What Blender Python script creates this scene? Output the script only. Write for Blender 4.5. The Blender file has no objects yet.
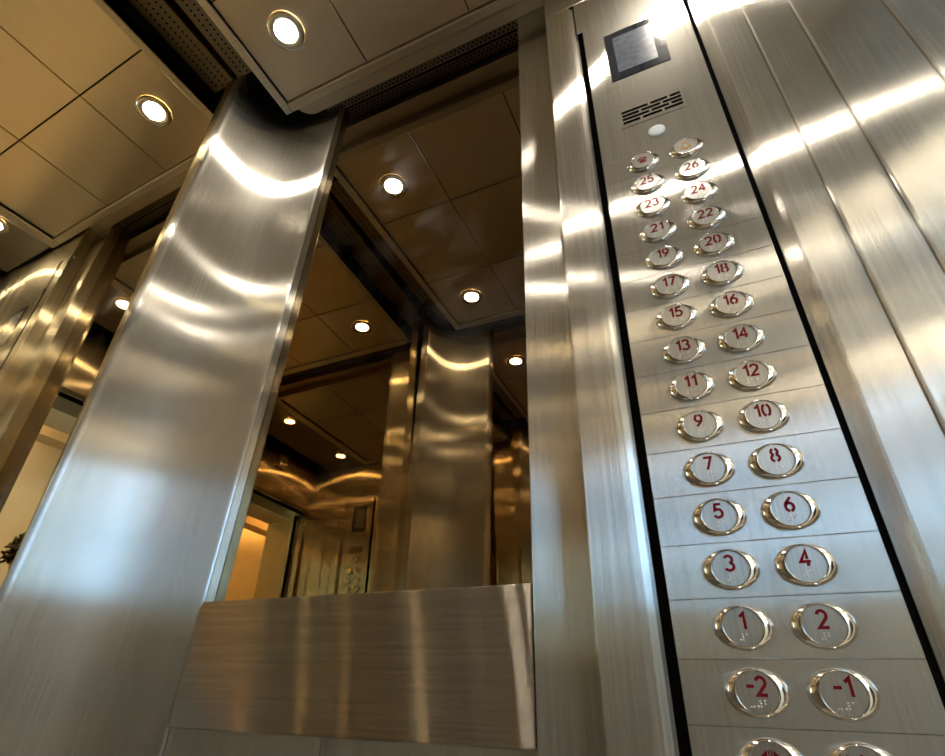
import bpy, bmesh, math, random
from mathutils import Vector, Matrix
random.seed(7)
S = bpy.context.scene
COL = S.collection
ZC = 0.95                       # camera height above the car floor; all z below are relative to the camera

# ------------------------------------------------------------------ camera
R0 = (0.90854931, 0.41662528, 0.03111146)      # camera right
R1 = (-0.19597787, 0.49057088, -0.84909986)    # camera down
R2 = (-0.36895912, 0.76535193, 0.52731538)     # camera forward
cam = bpy.data.cameras.new('camera'); camo = bpy.data.objects.new('camera', cam); COL.objects.link(camo)
cam.sensor_width = 36; cam.sensor_fit = 'HORIZONTAL'; cam.lens = 534.889 / 945 * 36; cam.clip_start = 0.01
m = Matrix.Identity(4)
for i in range(3):
    m[i][0] = R0[i]; m[i][1] = -R1[i]; m[i][2] = -R2[i]
m[2][3] = ZC
camo.matrix_world = m
S.camera = camo
# ------------------------------------------------------------------ world, exposure
w = bpy.data.worlds.new('daylight'); S.world = w; w.use_nodes = True
bg = w.node_tree.nodes['Background']; bg.inputs[0].default_value = (0.34, 0.64, 1.0, 1); bg.inputs[1].default_value = 19.0
S.view_settings.view_transform = 'Standard'; S.view_settings.look = 'None'
S.view_settings.gamma = 1; S.view_settings.use_curve_mapping = False
S.view_settings.exposure = 0.22
S.cycles.max_bounces = 16; S.cycles.glossy_bounces = 12; S.cycles.diffuse_bounces = 4
S.cycles.sample_clamp_indirect = 12
S.cycles.use_denoising = True
LAMP = 200.0                     # downlight lens emission
HALL = 24.0                      # hallway lighting panel emission

# ------------------------------------------------------------------ dimensions
H = 1.40                        # underside of the suspended ceiling
D = 0.647                       # mirror on the rear wall
F = -0.435                      # mirror on the front wall
FACE = 0.575                    # steel faces on the rear wall
COLY = 0.612                    # narrow columns set back beside the mirrors
FF = F + (D - FACE)             # steel faces on the front wall
XB, SB, TB = -0.9567, -0.022, -0.02   # mirror on the left wall (plane x = XB - SB*y + TB*z)
XD = 0.43                       # door wall
TOP = 1.62                      # roof of the car
FL = -ZC
LINT = 1.10                     # head of the door opening
OY0, OY1 = -0.33, 0.545          # door opening

# ------------------------------------------------------------------ materials
M = {}
def new(name):
    mt = bpy.data.materials.new(name); mt.use_nodes = True
    return mt, mt.node_tree, mt.node_tree.nodes['Principled BSDF']
def plain(name, col, rough=0.5, metal=0.0, emit=None, strength=0, coat=0, noise=0.0, nscale=30):
    mt, nt, b = new(name)
    b.inputs['Base Color'].default_value = (*col, 1); b.inputs['Roughness'].default_value = rough
    b.inputs['Metallic'].default_value = metal; b.inputs['Coat Weight'].default_value = coat
    if emit:
        b.inputs['Emission Color'].default_value = (*emit, 1); b.inputs['Emission Strength'].default_value = strength
    if noise:
        g = nt.nodes.new('ShaderNodeNewGeometry'); n = nt.nodes.new('ShaderNodeTexNoise')
        n.inputs['Scale'].default_value = nscale; n.inputs['Detail'].default_value = 4
        nt.links.new(g.outputs['Position'], n.inputs['Vector'])
        r = nt.nodes.new('ShaderNodeValToRGB')
        r.color_ramp.elements[0].color = (*[c * (1 - noise) for c in col], 1); r.color_ramp.elements[1].color = (*[min(1, c * (1 + noise)) for c in col], 1)
        nt.links.new(n.outputs['Fac'], r.inputs['Fac']); nt.links.new(r.outputs['Color'], b.inputs['Base Color'])
    M[name] = mt
    return mt
def brushed(name, col, ax, ay, axis, var=0.28, haze=0.18, hr=0.46, scuff=0.0, nsc=9):
    """brushed sheet metal: grooves along axis ('z', 'x' or 'y'), ax = lobe width across the grooves, ay = along them"""
    mt, nt, b = new(name)
    L = nt.links.new
    nt.nodes.remove(b)
    gl = nt.nodes.new('ShaderNodeBsdfAnisotropic')
    gl.inputs['Anisotropy'].default_value = 1 - math.sqrt(ay / ax)
    t = nt.nodes.new('ShaderNodeCombineXYZ')
    t.inputs['XYZ'.index(axis.upper())].default_value = 1.0
    L(t.outputs[0], gl.inputs['Tangent'])
    g = nt.nodes.new('ShaderNodeNewGeometry')
    mp = nt.nodes.new('ShaderNodeMapping'); sc = [420.0] * 3; sc['xyz'.index(axis)] = 6.0
    mp.inputs['Scale'].default_value = sc
    L(g.outputs['Position'], mp.inputs['Vector'])
    n = nt.nodes.new('ShaderNodeTexNoise'); n.inputs['Scale'].default_value = 1.0; n.inputs['Detail'].default_value = 3
    L(mp.outputs[0], n.inputs['Vector'])
    r = nt.nodes.new('ShaderNodeMapRange'); r.inputs['To Min'].default_value = 1 - var; r.inputs['To Max'].default_value = 1 + var
    L(n.outputs['Fac'], r.inputs['Value'])
    mul = nt.nodes.new('ShaderNodeVectorMath'); mul.operation = 'SCALE'; mul.inputs[0].default_value = col
    L(r.outputs[0], mul.inputs['Scale']); L(mul.outputs[0], gl.inputs['Color'])
    rough = (ax * ay) ** .25
    gl.inputs['Roughness'].default_value = rough
    g2 = nt.nodes.new('ShaderNodeBsdfAnisotropic'); g2.inputs['Roughness'].default_value = hr; g2.inputs['Anisotropy'].default_value = 0.35
    L(t.outputs[0], g2.inputs['Tangent']); L(mul.outputs[0], g2.inputs['Color'])
    mx = nt.nodes.new('ShaderNodeMixShader'); mx.inputs[0].default_value = haze
    if scuff:                                  # cloudy handling marks: patches with a hazier finish
        n2 = nt.nodes.new('ShaderNodeTexNoise'); n2.inputs['Scale'].default_value = nsc; n2.inputs['Detail'].default_value = 4
        L(g.outputs['Position'], n2.inputs['Vector'])
        r2 = nt.nodes.new('ShaderNodeMapRange'); r2.inputs['From Min'].default_value = 0.3; r2.inputs['From Max'].default_value = 0.7
        r2.inputs['To Min'].default_value = haze - scuff; r2.inputs['To Max'].default_value = haze + scuff
        L(n2.outputs['Fac'], r2.inputs['Value']); L(r2.outputs[0], mx.inputs[0])
    L(gl.outputs[0], mx.inputs[1]); L(g2.outputs[0], mx.inputs[2])
    L(mx.outputs[0], nt.nodes['Material Output'].inputs['Surface'])
    M[name] = mt
    return mt
def mirror(name, col, smudge=0.035):
    mt, nt, b = new(name)
    L = nt.links.new
    b.inputs['Base Color'].default_value = (*col, 1); b.inputs['Metallic'].default_value = 1
    g = nt.nodes.new('ShaderNodeNewGeometry')
    n = nt.nodes.new('ShaderNodeTexNoise'); n.inputs['Scale'].default_value = 7; n.inputs['Detail'].default_value = 7; n.inputs['Roughness'].default_value = 0.65
    L(g.outputs['Position'], n.inputs['Vector'])
    r = nt.nodes.new('ShaderNodeMapRange'); r.inputs['From Min'].default_value = 0.50; r.inputs['From Max'].default_value = 0.80
    r.inputs['To Min'].default_value = 0.0; r.inputs['To Max'].default_value = smudge
    L(n.outputs['Fac'], r.inputs['Value'])
    gl = nt.nodes.new('ShaderNodeBsdfGlossy'); gl.inputs['Roughness'].default_value = 0.35; gl.inputs['Color'].default_value = (.7, .72, .75, 1)
    b.inputs['Roughness'].default_value = 0.004
    mx = nt.nodes.new('ShaderNodeMixShader'); out = nt.nodes['Material Output']
    L(r.outputs[0], mx.inputs[0]); L(b.outputs[0], mx.inputs[1]); L(gl.outputs[0], mx.inputs[2]); L(mx.outputs[0], out.inputs['Surface'])
    M[name] = mt
STEEL = (0.63, 0.605, 0.55)
brushed('steel', STEEL, 0.45, 0.011, 'z')
brushed('scuffed_steel', STEEL, 0.45, 0.011, 'z', scuff=0.03, nsc=30)
brushed('panel_steel', (0.63, 0.61, 0.56), 0.45, 0.007, 'z')
brushed('rail_steel', (0.52, 0.47, 0.40), 0.80, 0.0025, 'x', haze=0.15)
brushed('ceiling_steel', (0.80, 0.71, 0.57), 0.16, 0.05, 'y', var=0.08)
brushed('header_steel', (0.58, 0.53, 0.45), 0.40, 0.012, 'z')
brushed('soffit_steel', (0.50, 0.46, 0.40), 0.10, 0.03, 'y')
brushed('trim_steel', (0.62, 0.57, 0.49), 0.20, 0.08, 'x')
mirror('mirror_rear', (0.31, 0.235, 0.135))
mirror('mirror_left', (0.97, 0.80, 0.49), 0.0)
mirror('mirror_front', (0.66, 0.53, 0.34), 0.0)
plain('black', (0.008, 0.008, 0.008), 0.5)
for k_ in ('black',): M[k_].node_tree.nodes['Principled BSDF'].inputs['Specular IOR Level'].default_value = 0.0
plain('dark_metal', (0.10, 0.095, 0.085), 0.45, 0.8)
plain('vent_metal', (0.22, 0.19, 0.15), 0.4, 0.9)
plain('chrome', (0.80, 0.77, 0.72), 0.09, 1.0)
brushed('cap_steel', (0.58, 0.57, 0.53), 0.32, 0.02, 'z', haze=0.25, hr=0.40)
plain('red_ink', (0.20, 0.006, 0.010), 0.45)
M['red_ink'].node_tree.nodes['Principled BSDF'].inputs['Specular IOR Level'].default_value = 0.15
plain('yellow_ink', (0.62, 0.30, 0.04), 0.5)
plain('braille_metal', (0.88, 0.87, 0.83), 0.3, 0.3)
plain('screen_glass', (0.03, 0.035, 0.045), 0.12, 0.0, coat=0.6)
plain('screen_area', (0.16, 0.17, 0.20), 0.22, 0.0, coat=0.5, noise=0.5, nscale=90)
plain('lamp_disc', (0.70, 0.70, 0.66), 0.5)
plain('lens', (1, 1, 1), 0.4, emit=(1.0, 0.91, 0.76), strength=LAMP)
plain('lamp_ring', (0.85, 0.80, 0.70), 0.25, 1.0)
plain('floor_stone', (0.34, 0.30, 0.25), 0.35, noise=0.4, nscale=60)
plain('cream_paint', (0.80, 0.74, 0.62), 0.55, noise=0.03)
plain('hall_white', (0.82, 0.79, 0.72), 0.7, noise=0.02)
plain('hall_tan', (0.52, 0.42, 0.29), 0.6, noise=0.05)
plain('hall_floor', (0.45, 0.42, 0.37), 0.3, noise=0.1)
plain('hall_lamp', (1, 1, 1), 0.5, emit=(1.0, 0.86, 0.64), strength=HALL)
plain('wood', (0.60, 0.49, 0.33), 0.5, noise=0.15, nscale=12)
plain('window_frame', (0.75, 0.75, 0.74), 0.4)
plain('skin', (0.60, 0.38, 0.27), 0.5)
plain('jacket', (0.012, 0.014, 0.02), 0.7)
plain('hair', (0.025, 0.016, 0.01), 0.45)
plain('trousers', (0.03, 0.035, 0.06), 0.8)
plain('shaft_dark', (0.02, 0.02, 0.02), 0.8)

gm, gnt, gb = new('glass')
gnt.nodes.remove(gb)
gt = gnt.nodes.new('ShaderNodeBsdfTransparent'); gg = gnt.nodes.new('ShaderNodeBsdfGlossy'); gg.inputs['Roughness'].default_value = 0.02
gf = gnt.nodes.new('ShaderNodeFresnel'); gf.inputs['IOR'].default_value = 1.3; gx_ = gnt.nodes.new('ShaderNodeMixShader')
gnt.links.new(gf.outputs[0], gx_.inputs[0]); gnt.links.new(gt.outputs[0], gx_.inputs[1]); gnt.links.new(gg.outputs[0], gx_.inputs[2])
gnt.links.new(gx_.outputs[0], gnt.nodes['Material Output'].inputs['Surface'])
M['glass'] = gm

# ------------------------------------------------------------------ builders
class MB:
    def __init__(self): self.bm = bmesh.new()
    def box(self, x0, x1, y0, y1, z0, z1, bev=0.0, seg=2):
        b2 = bmesh.new()
        vs = [b2.verts.new((x, y, z)) for x in (x0, x1) for y in (y0, y1) for z in (z0, z1)]
        for f in ((0, 1, 3, 2), (4, 6, 7, 5), (0, 4, 5, 1), (2, 3, 7, 6), (0, 2, 6, 4), (1, 5, 7, 3)): b2.faces.new([vs[i] for i in f])
        bmesh.ops.recalc_face_normals(b2, faces=b2.faces)
        if bev: bmesh.ops.bevel(b2, geom=list(b2.edges), offset=bev, segments=seg, affect='EDGES', profile=0.5)
        self.merge(b2); return self
    def prism(self, pts, z0, z1, bev=0.0):
        """vertical prism over a plan outline"""
        b2 = bmesh.new()
        lo = [b2.verts.new((x, y, z0)) for x, y in pts]; hi = [b2.verts.new((x, y, z1)) for x, y in pts]
        n = len(pts)
        b2.faces.new(lo[::-1]); b2.faces.new(hi)
        for i in range(n): b2.faces.new((lo[i], lo[(i + 1) % n], hi[(i + 1) % n], hi[i]))
        bmesh.ops.recalc_face_normals(b2, faces=b2.faces)
        if bev: bmesh.ops.bevel(b2, geom=list(b2.edges), offset=bev, segments=2, affect='EDGES', profile=0.5)
        self.merge(b2); return self
    def merge(self, b2):
        me = bpy.data.meshes.new('t'); b2.to_mesh(me); b2.free(); self.bm.from_mesh(me); bpy.data.meshes.remove(me)
    def loft(self, rings, close=True, cap0=False, cap1=False):
        vr = [[self.bm.verts.new(p) for p in r] for r in rings]
        for a, b in zip(vr, vr[1:]):
            n = len(a)
            for i in range(n if close else n - 1):
                self.bm.faces.new((a[i], a[(i + 1) % n], b[(i + 1) % n], b[i]))
        if cap0: self.bm.faces.new(vr[0][::-1])
        if cap1: self.bm.faces.new(vr[-1])
        return self
    def poly(self, pts): self.bm.faces.new([self.bm.verts.new(p) for p in pts]); return self
    def build(self, name, mat, parent=None, at=(0, 0, 0), smooth=False, recalc=True):
        """vertices are in the camera-height frame; at = the thing's origin in that frame"""
        if recalc: bmesh.ops.recalc_face_normals(self.bm, faces=self.bm.faces)
        bmesh.ops.translate(self.bm, verts=self.bm.verts, vec=(-at[0], -at[1], -at[2]))
        me = bpy.data.meshes.new(name); self.bm.to_mesh(me); self.bm.free()
        me.materials.append(M[mat])
        if smooth:
            for p in me.polygons: p.use_smooth = True
        o = bpy.data.objects.new(name, me); COL.objects.link(o)
        if parent: o.parent = parent
        else: o.location = (at[0], at[1], at[2] + ZC)
        return o
def tag(o, label=None, cat=None, group=None, kind=None):
    if label: o['label'] = label
    if cat: o['category'] = cat
    if group: o['group'] = group
    if kind: o['kind'] = kind
    return o
def empty(name, at):
    o = bpy.data.objects.new(name, None); COL.objects.link(o); o.empty_display_size = 0.05
    o.location = (at[0], at[1], at[2] + ZC); return o
def struct(o): o['kind'] = 'structure'; return o
def copy_tree(o, parent=None):
    c = o.copy(); COL.objects.link(c); c.parent = parent
    for ch in list(o.children): copy_tree(ch, c)
    return c
def circ(r, n, y, cx=0, cz=0, rz=None):
    rz = r if rz is None else rz
    return [(cx + r * math.cos(2 * math.pi * i / n), y, cz + rz * math.sin(2 * math.pi * i / n)) for i in range(n)]
def hcirc(r, n, z, cx=0, cy=0):
    return [(cx + r * math.cos(2 * math.pi * i / n), cy + r * math.sin(2 * math.pi * i / n), z) for i in range(n)]

# ------------------------------------------------------------------ car shell
def xb(y, z): return XB - SB * y + TB * z       # the mirror sheet on the left wall leans a little
struct(MB().box(-1.10, XD + .03, F - .06, D + .06, FL - .05, FL).build('floor', 'floor_stone'))
struct(MB().box(-1.10, XD + .20, F - .06, D + .06, TOP, TOP + .04).build('ceiling', 'dark_metal'))
wr = struct(MB().box(-1.10, XD + .06, D + .012, D + .05, FL, TOP).build('wall_rear', 'shaft_dark'))
wf = struct(MB().box(-1.10, XD + .06, F - .05, F - .022, FL, TOP).build('wall_front', 'shaft_dark'))
wl = struct(MB().box(-1.10, -1.05, F - .022, D + .012, FL, TOP).build('wall_left', 'shaft_dark'))
def part(parent, name, mat, mb, smooth=False): return mb.build(name, mat, parent, at=tuple(parent.location - Vector((0, 0, ZC))), smooth=smooth)

# rear wall sheet panels: columns beside the operating panel, return panels, lower panels
def sheet(x0, x1, y, z0, z1, th=.012, bev=.0022, wall=wr, mat='steel', sgn=1):
    a, b = (y, y + th) if sgn > 0 else (y - th, y)
    return part(wall, 'panel', mat, MB().box(x0, x1, a, b, z0, z1, bev))
# column: outer strip with a deep return back to the mirror
part(wr, 'panel', 'steel', MB().box(-.2097, -.1225, COLY, D + .010, FL, 1.60, .0018))
part(wr, 'panel', 'steel', MB().box(-.1333, -.1215, FACE + .0125, COLY - .0005, FL, 1.60, .0006, 1))
sheet(-.1335, .2005, FACE, 1.288, 1.60, bev=.0012)
sheet(-.1335, .2005, FACE, FL, -.300)
sheet(.2006, .2612, FACE - .003, FL, 1.60, th=.015, bev=.0028)
sheet(.2615, .3592, FACE - .006, FL, 1.60, th=.018, bev=.0028)
sheet(.3595, XD, FACE - .009, FL, 1.60, th=.021, bev=.0028)
# lower panels below the mirror
sheet(-.7545, -.4955, .638, FL, .100, th=.008); sheet(-.4945, -.2110, .638, FL, .100, th=.008)
part(wr, 'plinth', 'dark_metal', MB().box(-.74, -.22, .632, .6375, FL, FL + .09, .002))

# front wall, seen in the mirrors
part(wf, 'panel', 'steel', MB().box(.1300, .1820, F - .010, D + F - COLY, FL, 1.60, .0018))
for x0, x1, dy in ((.1830, .2605, 0), (.2620, .3590, .003), (.3605, XD, .006)):
    sheet(x0, x1, FF + dy, FL, 1.60, wall=wf, sgn=-1)
sheet(-.7545, -.4955, F + .011, FL, .100, th=.008, wall=wf, sgn=-1); sheet(-.4945, -.1955, F + .011, FL, .100, th=.008, wall=wf, sgn=-1); sheet(-.1945, .1290, F + .011, FL, .100, th=.008, wall=wf, sgn=-1)
part(wl, 'panel', 'steel', MB().box(-1.03, -.955, -.22, .10, FL, .090, .002)); part(wl, 'panel', 'steel', MB().box(-1.03, -.955, .102, .44, FL, .090, .002))

# ------------------------------------------------------------------ mirrors
o = MB().box(-.757, -.2100, D, D + .008, .105, 1.60).build('wall_mirror', 'mirror_rear', at=(-.45, D, .05))
tag(o, 'tall bronze tinted mirror above the wide brushed bumper panel, with cleaning smudges', 'mirror')
o = MB().box(-.764, .1295, F - .008, F, .105, 1.60).build('wall_mirror', 'mirror_front', at=(-.45, F, .05))
tag(o, 'bronze mirror on the wall opposite the control panel, seen only reflected', 'mirror')
mb = MB()
ya, yb_, za, zb_ = D + F - .4515, .4515, .10, 1.60
q = lambda y, z, d: (xb(y, z) - d, y, z)
mb.loft([[q(y, za, 0), q(y, zb_, 0), q(y, zb_, .008), q(y, za, .008)] for y in (ya, yb_)], cap0=True, cap1=True)
o = mb.build('wall_mirror', 'mirror_left', at=(XB, .1, .05))
tag(o, 'bright golden mirror beside the tall slanted corner panel, showing ceiling and doorway', 'mirror')

# ------------------------------------------------------------------ corner panels
CX, CY, JX, JY = -.948, .450, -.7485, .6290
SAG = .076                      # the sheet is rolled into the corner
def corner(sgn, label):
    yo = (lambda y: y) if sgn > 0 else (lambda y: (D + F) - y)
    a = (-.85, yo(.54), FL)
    r = empty('corner_panel', a)
    tag(r, label, 'panel', None)
    zt = 1.58
    d = Vector((JX - CX, JY - CY)); nn = Vector((-d.y, d.x)).normalized()
    N = 28
    arc_ = [Vector((CX, CY)) + d * (i / N) + nn * (SAG * (1 - (2 * i / N - 1) ** 2)) for i in range(N + 1)]
    back = [p + nn * .006 for p in arc_]
    mb = MB()
    mb.loft([[(p.x, yo(p.y), FL), (p.x, yo(p.y), zt), (b_.x, yo(b_.y), zt), (b_.x, yo(b_.y), FL)] for p, b_ in zip(arc_, back)], cap0=True, cap1=True)
    o = mb.build('face_sheet', 'scuffed_steel', r, a, smooth=True)
    for p in o.data.polygons: p.use_smooth = abs(p.normal.z) < .5 and len(p.vertices) == 4
    for e_ in o.data.edges:
        v0, v1 = (o.data.vertices[k].co for k in e_.vertices)
        if abs(v0.z - v1.z) < .01: e_.use_edge_sharp = True
    jam = [(JX + .0005, JY + .0012), (JX + .0005, D - .001), (JX - .006, D - .001), (JX - .006, JY + .008)]
    MB().prism([(x, yo(y)) for x, y in jam], FL, zt).build('side_return', 'steel', r, a)
    jam = [(CX - .0005, CY + .001), (-.975, CY + .001), (-.975, CY + .010), (CX - .002, CY + .010)]
    MB().prism([(x, yo(y)) for x, y in jam], FL, zt).build('side_return', 'steel', r, a)
    return r
corner(1, 'tall scuffed brushed steel corner panel standing between the two mirrors')
corner(-1, 'brushed steel corner panel in the opposite corner, reflected in the rear mirror')

# ------------------------------------------------------------------ bumper panels
def bumper(sgn, label):
    yo = (lambda y: y) if sgn > 0 else (lambda y: (D + F) - y)
    a = (-.42, yo(.58), -.03)
    r = empty('bumper_panel', a); tag(r, label, 'bumper')
    y0, y1 = sorted((yo(.618), yo(.626)))
    MB().box(-.7400, -.2125, y0, y1, -.0330, .1270, .002, 2).build('front_sheet', 'rail_steel', r, a)
    y0, y1 = sorted((yo(.6265), yo(.6462)))
    MB().box(-.735, -.216, y0, y1, .118, .1225).build('top_flange', 'rail_steel', r, a)
    for x in (-.55, -.30):
        y0, y1 = sorted((yo(.6265), yo(.6378)))
        MB().box(x - .02, x + .02, y0, y1, .02, .06).build('bracket', 'dark_metal', r, a)
bumper(1, 'wide horizontally brushed steel bumper panel with bright vertical streaks below mirror')
bumper(-1, 'brushed steel bumper panel on the mirror wall opposite the control panel')

# ------------------------------------------------------------------ door wall
wd = struct(MB().box(XD, XD + .035, OY1, D + .012, FL, TOP).build('wall_right', 'steel'))
part(wd, 'panel', 'steel', MB().box(XD, XD + .035, F - .022, OY0, FL, TOP, .002))
hd = part(wd, 'header_panel', 'header_steel', MB().box(XD - .02, XD + .03, OY0 - .02, OY1 + .02, LINT, 1.60, .004))
part(wd, 'header_trim', 'dark_metal', MB().box(XD - .024, XD - .020, OY0, OY1, LINT + .001, LINT + .02))
# emergency light unit on the header
a = (XD - .03, .22, 1.29)
e = empty('door_sensor_box', a); tag(e, 'small pale sensor box fixed to the steel header above the doorway', 'sensor')
MB().box(XD - .040, XD - .020, .185, .255, 1.29, 1.385, .004).build('housing', 'lamp_ring', e, a)
ringf = lambda x, r: [(x, .22 + r * math.cos(t), 1.345 + r * math.sin(t)) for t in [i * math.pi / 8 for i in range(16)]]
MB().loft([ringf(XD - .0402, .022), ringf(XD - .046, .018)], cap1=True).build('sensor_eye', 'dark_metal', e, a)
MB().box(XD - .043, XD - .0402, .200, .240, 1.298, 1.312, .001).build('name_plate', 'chrome', e, a)
# car door leaves pushed into their pockets, landing frame
for k, (y0, y1) in enumerate(((OY1 - .01, OY1 + .10), (OY0 - .10, OY0 + .01))):
    dr = MB().box(XD + .045, XD + .075, y0, y1, FL + .01, LINT + .02, .003).build('door_%d' % (k + 1), 'steel'); struct(dr)
    ey = y0 if k == 0 else y1
    part(dr, 'edge_seal', 'black', MB().box(XD + .048, XD + .072, ey - .006, ey + .006, FL + .01, LINT, .002))
sill = MB().box(XD + .036, XD + .17, OY0 - .1, OY1 + .1, FL - .03, FL + .002).build('trim_1', 'dark_metal'); struct(sill)
fr = MB()
fr.box(XD + .11, XD + .30, OY1 + .01, OY1 + .09, FL, LINT + .10, .003)
fr.box(XD + .11, XD + .30, OY0 - .09, OY0 - .01, FL, LINT + .10, .003)
fr.box(XD + .11, XD + .30, OY0 - .01, OY1 + .01, LINT - .02, LINT + .10, .003)
struct(fr.build('trim_2', 'cream_paint'))

# ------------------------------------------------------------------ suspended ceiling
cx0, cx1, cy0, cy1 = -.629 * H, .028 * H, -.252 * H, .406 * H
ca = ((cx0 + cx1) / 2, (cy0 + cy1) / 2, H)
ce = empty('suspended_ceiling', ca); tag(ce, 'suspended satin steel ceiling with tiles inside a raised rim', 'ceiling panel')
gx = [-.612 * H, -.425 * H, -.218 * H, -.004 * H]
gy = [-.232 * H, -.032 * H, .197 * H, .387 * H]
g = .0017
LIGHTS = [(-.5255 * H, .284 * H), (-.5215 * H, -.132 * H)]
for i in range(3):
    for j in range(3):
        x0, x1, y0, y1 = gx[i] + (g if i else .0008), gx[i + 1] - (g if i < 2 else .0008), gy[j] + (g if j else .0008), gy[j + 1] - (g if j < 2 else .0008)
        MB().box(x0, x1, y0, y1, H + .006, H + .012, .001, 1).build('ceiling_tile', 'ceiling_steel', ce, ca)
def rimrail(x0, x1, y0, y1): MB().box(x0, x1, y0, y1, H - .004, H + .030, .003, 2).build('rim', 'trim_steel', ce, ca)
rimrail(cx0, gx[0] - .001, cy0, cy1); rimrail(gx[3] + .001, cx1, cy0, cy1)
rimrail(gx[0], gx[3], cy0, gy[0] - .001); rimrail(gx[0], gx[3], gy[3] + .001, cy1)
MB().box(gx[0], gx[3], gy[0], gy[3], H + .0125, H + .028).build('backing', 'black', ce, ca)
# pale cornice behind the rim, rounded at the corner, carrying the panel
rr = .045
def cornice(y0, y1, sgn):
    pts = [(cx1, y0), (cx1, y1)]
    x = cx0 + .02
    n = 8
    for i in range(n + 1):
        t = i / n * math.pi / 2
        pts.append((x + rr - rr * math.sin(t), y1 - sgn * rr + sgn * rr * math.cos(t)))
    pts.append((x, y0))
    return pts
MB().prism(cornice(.30, cy1 + .043, 1), H + .0305, H + .055).build('cornice', 'trim_steel', ce, ca)
MB().prism(cornice(-.20, cy0 - .043, -1), H + .0305, H + .055).build('cornice', 'trim_steel', ce, ca)
MB().box(cx0 + .1, cx1 - .1, cy0 + .1, cy1 - .1, H + .056, TOP).build('hanger_box', 'dark_metal', ce, ca)
# door side soffit with its own lights
so = MB().box(cx1 + .012, .33, FF - .02, FACE - .012, H + .006, H + .03, .002).build('ceiling_soffit', 'soffit_steel', at=(.18, .1, H))
tag(so, 'polished steel soffit strip between suspended ceiling and door header', 'soffit')

# vent strips with perforations, above the gap round the suspended ceiling
def vent(x0, x1, y0, y1, z, label, nrow, along):
    a = ((x0 + x1) / 2, (y0 + y1) / 2, z)
    v = empty('vent_strip', a); tag(v, label, 'vent')
    MB().box(x0, x1, y0, y1, z, z + .008, .001, 1).build('strip', 'vent_metal', v, a)
    mb = MB(); L = (x1 - x0) if along == 'x' else (y1 - y0); W = (y1 - y0) if along == 'x' else (x1 - x0)
    n = int(L / .0125)
    for r_ in range(nrow):
        for i in range(n):
            u = (i + .5 + .5 * (r_ % 2)) * .0125; vv = W * (r_ + 1) / (nrow + 1)
            if u > L - .004: continue
            c = (x0 + u, y0 + vv) if along == 'x' else (x0 + vv, y0 + u)
            mb.poly([(c[0] + .0030 * math.cos(t), c[1] - .0030 * math.sin(t), z - .0004) for t in [k * math.pi / 4 for k in range(8)]])
    o = mb.build('perforations', 'black', v, a, recalc=False); o['kind'] = 'stuff'
vent(-.80, .05, cy1 + .045, D - .002, H + .058, 'perforated steel vent strip running above the bumper panel mirror', 3, 'x')
vent(-.80, .05, F + .002, cy0 - .045, H + .058, 'perforated vent strip above the opposite side mirror, seen reflected', 3, 'x')
vent(-.968, cx0 - .012, cy0, .455, H + .058, 'dark perforated vent strip above the golden left mirror', 3, 'y')

# downlights
def downlight(x, y, label, group):
    a = (x, y, H)
    z = H + .0055
    r = empty('downlight', a); tag(r, label, 'light', group)
    MB().loft([hcirc(.046, 40, z, x, y), hcirc(.045, 40, z - .003, x, y), hcirc(.034, 40, z - .0035, x, y), hcirc(.0275, 40, z - .001, x, y)]).build('trim_ring', 'lamp_ring', r, a, smooth=True)
    MB().loft([hcirc(.0277, 40, z - .0012, x, y)], cap0=True).build('lens', 'lens', r, a, recalc=False)
    return r
for (x, y), lb in zip(LIGHTS, ('round downlight in the suspended ceiling tile beside the scuffed corner panel', 'round downlight in the suspended ceiling tile beside the opposite corner panel, seen reflected')):
    downlight(x, y, lb, 'downlights in the suspended ceiling')
for x, y, lb in ((.112, .292 * H, 'round downlight in the steel soffit on the control panel side'), (.112, -.100, 'round downlight in the steel soffit away from the control panel')):
    downlight(x, y, lb, 'downlights in the soffit')

# ------------------------------------------------------------------ operating panel
U = .05
OX = -.0004                     # left button column
CP = .0622                      # column pitch
rowz = lambda k: (k - .6) * U
ca2 = (.03, FACE, -.30)
cp = empty('control_panel', ca2)
tag(cp, 'brushed steel lift control panel with two columns of round numbered buttons', 'control panel')
def cpart(name, mat, mb, parent=None, smooth=False):
    return mb.build(name, mat, parent or cp, ca2, smooth=smooth)
PL, PR = -.0600, .1245
cpart('recess', 'black', MB().box(-.130, .198, FACE + .013, FACE + .020, -.299, 1.286))
cpart('outer_frame', 'steel', MB().prism([(-.1333, FACE + .012), (-.1333, FACE + .0015), (-.1318, FACE), (-.0900, FACE), (-.0815, FACE + .0012), (-.0745, FACE + .0045), (-.0715, FACE + .009), (-.0715, FACE + .012)], -.299, 1.2865))
cpart('outer_frame', 'steel', MB().prism([(.1335, FACE + .012), (.1335, FACE + .0095), (.1500, FACE + .0006), (.1525, FACE), (.1990, FACE), (.2003, FACE + .0015), (.2003, FACE + .012)], -.299, 1.2865))
cpart('outer_frame', 'steel', MB().box(-.0710, .1330, FACE, FACE + .012, 1.1665, 1.2865, .0006, 1))
# face plates split at every button row; each sits a touch out of true
def plate(z0, z1, tilt):
    mb = MB().box(PL, PR, FACE - .001, FACE + .005, z0 + .0001, z1 - .0001, .00035, 1)
    zc = (z0 + z1) / 2
    bmesh.ops.rotate(mb.bm, verts=mb.bm.verts, cent=(0, FACE, zc), matrix=Matrix.Rotation(math.radians(tilt), 3, 'X'))
    return cpart('row_plate', 'panel_steel', mb)
for k in range(-4, 16):
    t = random.uniform(-.35, .35)
    plate(rowz(k) - .025, rowz(k) + .025, t)
plate(rowz(15) + .025, .935, 0.1); plate(.935, 1.1655, -0.1)

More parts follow.
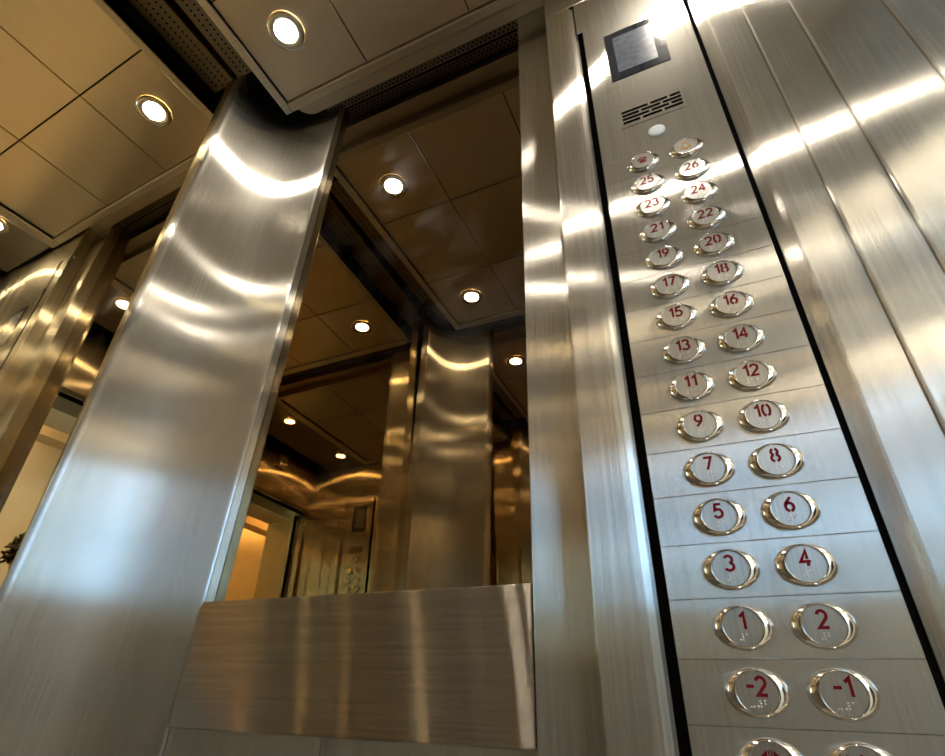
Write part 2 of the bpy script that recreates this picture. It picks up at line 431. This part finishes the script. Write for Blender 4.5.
# display
dsp = cpart('display', 'screen_glass', MB().box(-.0225, .0780, FACE - .0022, FACE + .003, .955, 1.112, .0008, 1))
cpart('screen', 'screen_area', MB().box(-.0080, .0600, FACE - .0026, FACE - .0022, .975, 1.092), dsp)
# speaker
spk = cpart('speaker_grille', 'panel_steel', MB().box(-.0230, .0820, FACE - .0018, FACE + .002, .817, .868, .0006, 1))
for r_ in range(4):
    z = .8285 + r_ * .0095
    xs = ((-.0170, .0100), (.0140, .0440), (.0480, .0760)) if r_ % 2 == 0 else ((-.0170, .0250), (.0295, .0560), (.0600, .0760))
    for x0, x1 in xs:
        cpart('slot', 'black', MB().box(x0, x1, FACE - .0021, FACE - .0018, z - .0027, z + .0027), spk)
mb = MB(); mb.loft([circ(.0125, 32, FACE - .0009, .029, .783), circ(.0125, 32, FACE - .0025, .029, .783), circ(.010, 32, FACE - .0035, .029, .783)], cap1=True)
cpart('indicator_lamp', 'lamp_disc', mb)

BR = {'1': (1,), '2': (1, 2), '3': (1, 4), '4': (1, 4, 5), '5': (1, 5), '6': (1, 2, 4), '7': (1, 2, 4, 5), '8': (1, 2, 5), '9': (2, 4), '0': (2, 4, 5), '#': (3, 4, 5, 6), '-': (3, 6)}
def el(cx, cy, rx, ry, a0, a1, n=12):
    return [(cx + rx * math.cos(math.radians(a0 + (a1 - a0) * i / n)), cy + ry * math.sin(math.radians(a0 + (a1 - a0) * i / n))) for i in range(n + 1)]
SIX = [[(.46, 1.0)] + el(.52, .34, .46, .50, 128, 172, 5) + el(.30, .29, .25, .29, 180, 262, 6), el(.30, .29, .25, .29, 278, 500, 16)]
GLYPH = {           # stencil lettering as strokes in a 0.6 x 1 box
    '0': [el(.30, .5, .26, .5, 103, 257), el(.30, .5, .26, .5, -77, 77)],
    '1': [[(.10, .76), (.36, .99), (.36, 0)]],
    '2': [el(.30, .71, .26, .29, 165, -35) + [(.04, .0), (.58, .0)]],
    '3': [el(.27, .745, .25, .255, 155, -80), el(.27, .265, .29, .265, 80, -155)],
    '4': [[(.43, 0), (.43, .19)], [(.43, .45), (.43, 1.0), (.02, .29), (.62, .29)]],
    '5': [[(.55, 1.0), (.14, 1.0), (.09, .56)] + el(.28, .31, .29, .31, 118, -155)],
    '6': SIX,
    '7': [[(.03, 1.0), (.58, 1.0), (.22, 0)]],
    '8': [el(.30, .755, .22, .245, 108, 252), el(.30, .755, .22, .245, -72, 72), el(.30, .26, .27, .26, 106, 254), el(.30, .26, .27, .26, -74, 74)],
    '9': [[(.60 - x, 1 - y) for x, y in p] for p in SIX],
    '-': [[(.06, .48), (.50, .48)]],
}
def stroke(path, w):
    P = [Vector(p) for p in path]; L_, R_ = [], []
    for i, p in enumerate(P):
        a = (P[i] - P[i - 1]).normalized() if i else (P[1] - P[0]).normalized()
        b = (P[i + 1] - P[i]).normalized() if i < len(P) - 1 else a
        t = (a + b)
        t = t.normalized() if t.length > .2 else a
        nn = Vector((-t.y, t.x)); k = w / 2 / max(.45, nn.dot(Vector((-a.y, a.x))))
        L_.append(p + nn * k); R_.append(p - nn * k)
    return [[L_[i], R_[i], R_[i + 1], L_[i + 1]] for i in range(len(P) - 1)]
def numeral_mesh(txt, h):
    adv = {'1': .58, '-': .62}
    ws = [adv.get(c, .78) for c in txt]; tot = sum(ws) - .18; x = -tot / 2
    polys = []
    for c, wd_ in zip(txt, ws):
        for path in GLYPH[c]:
            for qd in stroke(path, .195): polys.append([((p.x + x) * h, (p.y - .5) * h + .0046) for p in qd])
        x += wd_
    return flat_mesh('numeral', polys, 'red_ink')
def ring_mesh():
    n = 40; YF = 0.0
    mb = MB()
    def sup(a, b, y):
        return [(a * math.cos(2 * math.pi * i / n), y, b * math.sin(2 * math.pi * i / n)) for i in range(n)]
    mb.loft([sup(.0250, .0188, .0004), sup(.0244, .0186, -.0010), sup(.0226, .0181, -.0028), sup(.0202, .0174, -.0044), sup(.0176, .0166, -.0053), sup(.0165, .0162, -.0056), sup(.0161, .0160, -.0054), sup(.0159, .0159, -.0040)])
    bmesh.ops.recalc_face_normals(mb.bm, faces=mb.bm.faces)
    me = bpy.data.meshes.new('ring'); mb.bm.to_mesh(me); mb.bm.free(); me.materials.append(M['chrome'])
    for p in me.polygons: p.use_smooth = True
    return me
def cap_mesh():
    mb = MB(); n = 40
    mb.loft([circ(.0158, n, .0004), circ(.0158, n, -.0042), circ(.0155, n, -.0046)], cap1=True)
    bmesh.ops.recalc_face_normals(mb.bm, faces=mb.bm.faces)
    me = bpy.data.meshes.new('cap'); mb.bm.to_mesh(me); mb.bm.free(); me.materials.append(M['cap_steel'])
    return me
RING, CAP = ring_mesh(), cap_mesh()
def link(name, me, parent, loc):
    o = bpy.data.objects.new(name, me); COL.objects.link(o); o.parent = parent; o.location = loc; return o
def flat_mesh(name, polys, mat, y=-.0049, th=.0003):
    mb = MB()
    for pts in polys:
        mb.loft([[(x, y, z) for x, z in pts], [(x, y + th, z) for x, z in pts]], cap0=True, cap1=True)
    bmesh.ops.recalc_face_normals(mb.bm, faces=mb.bm.faces)
    me = bpy.data.meshes.new(name); mb.bm.to_mesh(me); mb.bm.free(); me.materials.append(M[mat]); return me
def arc(cx, cz, r0, r1, a0, a1, n=10):
    o = [(cx + r1 * math.cos(math.radians(a0 + (a1 - a0) * i / n)), cz + r1 * math.sin(math.radians(a0 + (a1 - a0) * i / n))) for i in range(n + 1)]
    i_ = [(cx + r0 * math.cos(math.radians(a0 + (a1 - a0) * i / n)), cz + r0 * math.sin(math.radians(a0 + (a1 - a0) * i / n))) for i in range(n + 1)]
    return o + i_[::-1]
rect = lambda x0, x1, z0, z1: [(x0, z0), (x1, z0), (x1, z1), (x0, z1)]
def symbol(kind):
    if kind == 'bell':
        k = 1.3
        sh = [arc(0, .0015, .0028, .0044, 0, 180), rect(-.0044, -.0028, -.0025, .0015), rect(.0028, .0044, -.0025, .0015),
              rect(-.0062, .0062, -.0041, -.0025), arc(0, -.0044, 0.0006, .0022, 180, 360, 6), rect(-.0009, .0009, .0055, .0078)]
        return flat_mesh('s', [[(x * k, z * k) for x, z in p] for p in sh], 'yellow_ink')
    if kind == 'phone':
        return flat_mesh('s', [arc(0, .0010, .0045, .0068, 20, 160), rect(-.0072, -.0040, .0008, .0040), rect(.0040, .0072, .0008, .0040),
                               [(-.0030, .0035), (-.0055, -.0050), (.0055, -.0050), (.0030, .0035)]], 'red_ink')
    T, B_ = .0105, -.0030
    mid = (T + B_) / 2
    if kind == 'open':
        return flat_mesh('s', [[(-.0022, T), (-.0098, mid), (-.0022, B_)], [(.0022, T), (.0022, B_), (.0098, mid)], rect(-.0015, -.0004, B_, T), rect(.0004, .0015, B_, T)], 'red_ink')
    return flat_mesh('s', [[(-.0098, T), (-.0098, B_), (-.0020, mid)], [(.0098, T), (.0020, mid), (.0098, B_)], rect(-.0008, .0008, B_, T)], 'red_ink')
def braille_mesh(txt):
    mb = MB(); cells = []
    s = txt.replace('-', '-#') if txt.startswith('-') else '#' + txt
    n = len(s); dp = .0021; cw = .0054
    for ci, ch in enumerate(s):
        for d in BR[ch]:
            x = (ci - (n - 1) / 2) * cw + (-.5 if d <= 3 else .5) * dp
            z = -.0062 - ((d - 1) % 3) * dp
            r = .0009
            k = 6
            mb.loft([circ(r, k, -.0045, x, z), circ(r * .75, k, -.0051, x, z), circ(r * .3, k, -.0054, x, z)], cap1=True)
    bmesh.ops.recalc_face_normals(mb.bm, faces=mb.bm.faces)
    me = bpy.data.meshes.new('braille'); mb.bm.to_mesh(me); mb.bm.free(); me.materials.append(M['braille_metal']); return me
def button(k, colm, txt):
    p = (OX + colm * CP - ca2[0], FACE - .001 - ca2[1], rowz(k) - ca2[2])
    b = link('button', CAP, cp, p)
    link('bezel_ring', RING, b, (0, 0, 0))
    if txt in ('bell', 'phone', 'open', 'close'):
        link('symbol', symbol(txt), b, (0, 0, 0))
    else:
        link('numeral', numeral_mesh(txt, .0132), b, (0, 0, 0))
        link('braille', braille_mesh(txt), b, (0, 0, 0))
    return b
button(15, 0, 'phone')['label'] = 'phone call button'; button(15, 1, 'bell')['label'] = 'alarm bell button'
for k in range(2, 15):
    button(k, 0, str(2 * k - 3)); button(k, 1, str(2 * k - 2))
button(1, 0, '-2'); button(1, 1, '-1'); button(0, 0, 'open'); button(0, 1, 'close')

# ------------------------------------------------------------------ hallway beyond the doorway
HX0, HX1, HY0, HY1, HZ = XD + .17, 1.80, -2.3, 2.3, 1.50
struct(MB().box(HX0, HX1, HY0, HY1, FL - .05, FL).build('floor_hall', 'hall_floor'))
hc = struct(MB().box(HX0, HX1, HY0, HY1, HZ + .02, HZ + .06).build('ceiling_hall', 'shaft_dark'))
mb = MB(); n = 0
for i in range(2):
    for j in range(8):
        x0 = HX0 + .005 + i * .6; y0 = HY0 + j * .575
        if (i, j) in ((1, 1), (1, 4), (1, 6)): continue
        part(hc, 'ceiling_tile', 'hall_white', MB().box(x0, min(x0 + .595, HX1), y0, y0 + .570, HZ, HZ + .018, .002, 1))
for j in (1, 4, 6):
    x0 = HX0 + .605; y0 = HY0 + j * .575
    a = (x0 + .3, y0 + .285, HZ)
    r = empty('ceiling_light_panel', a); tag(r, 'square warm white light panel in the hallway ceiling grid', 'light', 'light panels in the hallway ceiling')
    MB().box(x0, x0 + .595, y0, y0 + .57, HZ, HZ + .02).build('frame', 'window_frame', r, a)
    MB().poly([(x0 + .03, y0 + .03, HZ - .001), (x0 + .03, y0 + .54, HZ - .001), (x0 + .565, y0 + .54, HZ - .001), (x0 + .565, y0 + .03, HZ - .001)]).build('diffuser', 'hall_lamp', r, a, recalc=False)
# far wall with a window opening
WY0, WY1, WZ0, WZ1 = -1.45, -.45, .44, 1.36
fw = MB()
fw.box(HX1, HX1 + .12, HY0, WY0, FL, HZ + .06); fw.box(HX1, HX1 + .12, WY1, HY1, FL, HZ + .06)
fw.box(HX1, HX1 + .12, WY0, WY1, FL, WZ0); fw.box(HX1, HX1 + .12, WY0, WY1, WZ1, HZ + .06)
fwo = struct(fw.build('wall_hall_far', 'hall_white'))
wn = MB()
for y0, y1, z0, z1 in ((WY0, WY0 + .05, WZ0, WZ1), (WY1 - .05, WY1, WZ0, WZ1), (WY0 + .05, WY1 - .05, WZ0, WZ0 + .05), (WY0 + .05, WY1 - .05, WZ1 - .05, WZ1), ((WY0 + WY1) / 2 - .02, (WY0 + WY1) / 2 + .02, WZ0 + .05, WZ1 - .05)):
    wn.box(HX1 + .03, HX1 + .08, y0, y1, z0, z1)
wno = struct(wn.build('window_1', 'window_frame'))
for y0, y1 in ((WY0 + .05, (WY0 + WY1) / 2 - .02), ((WY0 + WY1) / 2 + .02, WY1 - .05)):
    part(wno, 'pane', 'glass', MB().box(HX1 + .053, HX1 + .057, y0, y1, WZ0 + .05, WZ1 - .05))
struct(MB().box(HX0 - .02, HX1 + .12, HY0 - .1, HY0, FL, HZ + .06).build('wall_hall_end', 'hall_white'))
struct(MB().box(HX0 - .02, HX1 + .12, HY1, HY1 + .1, FL, HZ + .06).build('wall_hall_other_end', 'hall_white'))
nw = MB()
nw.box(XD + .115, HX0, HY0, OY0 - .09, FL, HZ + .06); nw.box(XD + .115, HX0, OY1 + .09, HY1, FL, HZ + .06); nw.box(XD + .115, HX0, OY0 - .09, OY1 + .09, LINT + .10, HZ + .06)
struct(nw.build('wall_hall_near', 'hall_white'))
# tan beam under the hallway ceiling and a door on the far wall
struct(MB().box(1.52, 1.64, HY0, HY1, HZ - .14, HZ - .001, .003).build('beam_hall', 'hall_tan'))
dr = struct(MB().box(HX1 - .03, HX1 - .002, .05, .90, FL, 1.05, .003).build('door_3', 'wood'))
part(dr, 'door_frame', 'hall_tan', MB().box(HX1 - .045, HX1 - .001, -.03, .04, FL, 1.12, .002))
part(dr, 'door_frame', 'hall_tan', MB().box(HX1 - .045, HX1 - .001, .91, .98, FL, 1.12, .002))
part(dr, 'door_frame', 'hall_tan', MB().box(HX1 - .045, HX1 - .001, .041, .909, 1.055, 1.12, .002))
part(dr, 'door_handle', 'chrome', MB().box(HX1 - .08, HX1 - .03, .12, .24, .05, .075, .005))

# ------------------------------------------------------------------ person in the hallway
def skin_body(name, verts, edges, radii, mat, parent, at, root=0, sub=2):
    me = bpy.data.meshes.new('t'); me.from_pydata([Vector(v) - Vector(at) for v in verts], edges, [])
    o = bpy.data.objects.new('t', me); COL.objects.link(o)
    md = o.modifiers.new('skin', 'SKIN'); md.use_smooth_shade = True
    for i, r in enumerate(radii):
        sv = me.skin_vertices[0].data[i]; sv.radius = (r, r) if not isinstance(r, tuple) else r; sv.use_root = (i == root)
    o.modifiers.new('sub', 'SUBSURF').levels = sub
    dg = bpy.context.evaluated_depsgraph_get(); dg.update()
    m2 = bpy.data.meshes.new_from_object(o.evaluated_get(dg)); m2.name = name
    bpy.data.objects.remove(o)
    m2.materials.clear(); m2.materials.append(M[mat])
    for p in m2.polygons: p.use_smooth = True
    r = bpy.data.objects.new(name, m2); COL.objects.link(r); r.parent = parent
    return r
px, py = 1.25, -.16
pa = (px, py, FL)
pe = empty('person', pa); tag(pe, 'person in a black jacket with dark curly hair standing in the hallway', 'person')
pz = lambda h: FL + h * 1.035
BV = [(px, py, pz(.92)), (px, py, pz(1.10)), (px, py, pz(1.28)), (px, py, pz(1.36)), (px - .01, py, pz(1.44)),
      (px, py + .17, pz(1.31)), (px - .02, py + .22, pz(1.05)), (px - .08, py + .22, pz(.83)),
      (px, py - .17, pz(1.31)), (px - .02, py - .22, pz(1.05)), (px - .08, py - .22, pz(.83)),
      (px, py + .09, pz(.86)), (px, py + .10, pz(.47)), (px + .02, py + .10, pz(.09)), (px + .14, py + .11, pz(.04)),
      (px, py - .09, pz(.86)), (px, py - .10, pz(.47)), (px + .02, py - .10, pz(.09)), (px + .14, py - .11, pz(.04))]
BE = [(0, 1), (1, 2), (2, 3), (3, 4), (2, 5), (5, 6), (6, 7), (2, 8), (8, 9), (9, 10), (0, 11), (11, 12), (12, 13), (13, 14), (0, 15), (15, 16), (16, 17), (17, 18)]
BRD = [.13, .12, .13, .065, .05, .075, .05, .04, .075, .05, .04, .095, .065, .045, .04, .095, .065, .045, .04]
skin_body('body', BV, BE, BRD, 'jacket', pe, pa)
hb = MB()
rings = []
hc_ = (px + .01, py, pz(1.535))
for i in range(13):
    ph = -math.pi / 2 + math.pi * i / 12
    rr_ = math.cos(ph); z = math.sin(ph)
    wx = .092 * (1 - .10 * max(0, -z)); wy = .074 * (1 - .22 * max(0, -z))
    ring = []
    for k in range(20):
        t = 2 * math.pi * k / 20
        x = math.cos(t) * rr_ * wx; y = math.sin(t) * rr_ * wy
        nose = .022 * math.exp(-((t - math.pi) / .22) ** 2 - ((z + .15) / .22) ** 2)
        eye = -.006 * (math.exp(-((t - math.pi + .45) / .2) ** 2) + math.exp(-((t - math.pi - .45) / .2) ** 2)) * math.exp(-((z - .08) / .12) ** 2)
        x = -(x - nose - eye)
        ring.append((hc_[0] + x, hc_[1] + y, hc_[2] + z * .118))
    rings.append(ring)
hb.loft(rings); hb.build('head', 'skin', pe, pa, smooth=True)
for s in (-1, 1):
    mb = MB(); c = (hc_[0] + .005, hc_[1] + s * .074, hc_[2])
    mb.loft([[(c[0] + .016 * math.cos(t) * q_, c[1] + s * d_, c[2] + .028 * math.sin(t) * q_) for t in [i * math.pi / 6 for i in range(12)]] for q_, d_ in ((1, -.004), (1, .006), (.5, .010))], cap1=True)
    mb.build('ear', 'skin', pe, pa, smooth=True)
    mb = MB(); h_ = Vector((px - .10, py + s * .22, pz(.80)))
    fing = [(h_ + Vector((-.005, 0, .04))), h_ + Vector((-.012, 0, -.03))]
    skv = [tuple(fing[0]), tuple(fing[1])]; ske = [(0, 1)]; skr = [.026, (.03, .016)]
    for fi, ln in enumerate((.065, .075, .07, .055)):
        b0 = fing[1] + Vector((-.026 + fi * .018, 0, -.012)); b1 = b0 + Vector((-.004, -s * .006, -ln * .55)); b2 = b1 + Vector((-.006, -s * .018, -ln * .4))
        i0 = len(skv); skv += [tuple(b0), tuple(b1), tuple(b2)]; ske += [(1, i0), (i0, i0 + 1), (i0 + 1, i0 + 2)]; skr += [.009, .0085, .007]
    i0 = len(skv); skv += [tuple(fing[1] + Vector((-.04, -s * .005, .02))), tuple(fing[1] + Vector((-.055, -s * .012, -.02)))]; ske += [(0, i0), (i0, i0 + 1)]; skr += [.011, .009]
    skin_body('hand', skv, ske, skr, 'skin', pe, pa, sub=1); mb.bm.free()
hm = MB()
for k in range(170):                      # curly locks
    t = random.uniform(0, 2 * math.pi); ph = random.uniform(-.15, math.pi / 2)
    d = Vector((math.cos(t) * math.cos(ph), math.sin(t) * math.cos(ph), math.sin(ph)))
    if d.x > .45 and d.z < .45: continue
    p0 = Vector(hc_) + Vector((d.x * .092, d.y * .076, d.z * .115)); r = random.uniform(.012, .020)
    side = d.cross(Vector((.3, .2, 1))).normalized(); up = side.cross(d)
    rg = []
    for j in range(5):
        c = p0 + d * (j * .012) + side * (math.sin(j * 1.7 + k) * .009) + up * (math.cos(j * 1.7 + k) * .009)
        rad = r * (1 - j / 5.5)
        rg.append([tuple(c + side * (rad * math.cos(a_)) + up * (rad * math.sin(a_))) for a_ in [i * math.pi / 3 for i in range(6)]])
    hm.loft(rg, cap0=True, cap1=True)
hm.build('hair', 'hair', pe, pa, smooth=True)
# window daylight portal (guides the sky light through the opening)
pl = bpy.data.lights.new('window_portal', 'AREA'); pl.shape = 'RECTANGLE'; pl.size = WZ1 - WZ0; pl.size_y = WY1 - WY0; pl.cycles.is_portal = True
po = bpy.data.objects.new('window_portal', pl); COL.objects.link(po); po.location = (HX1 + .13, (WY0 + WY1) / 2, (WZ0 + WZ1) / 2 + ZC); po.rotation_euler = (0, math.pi / 2, 0)
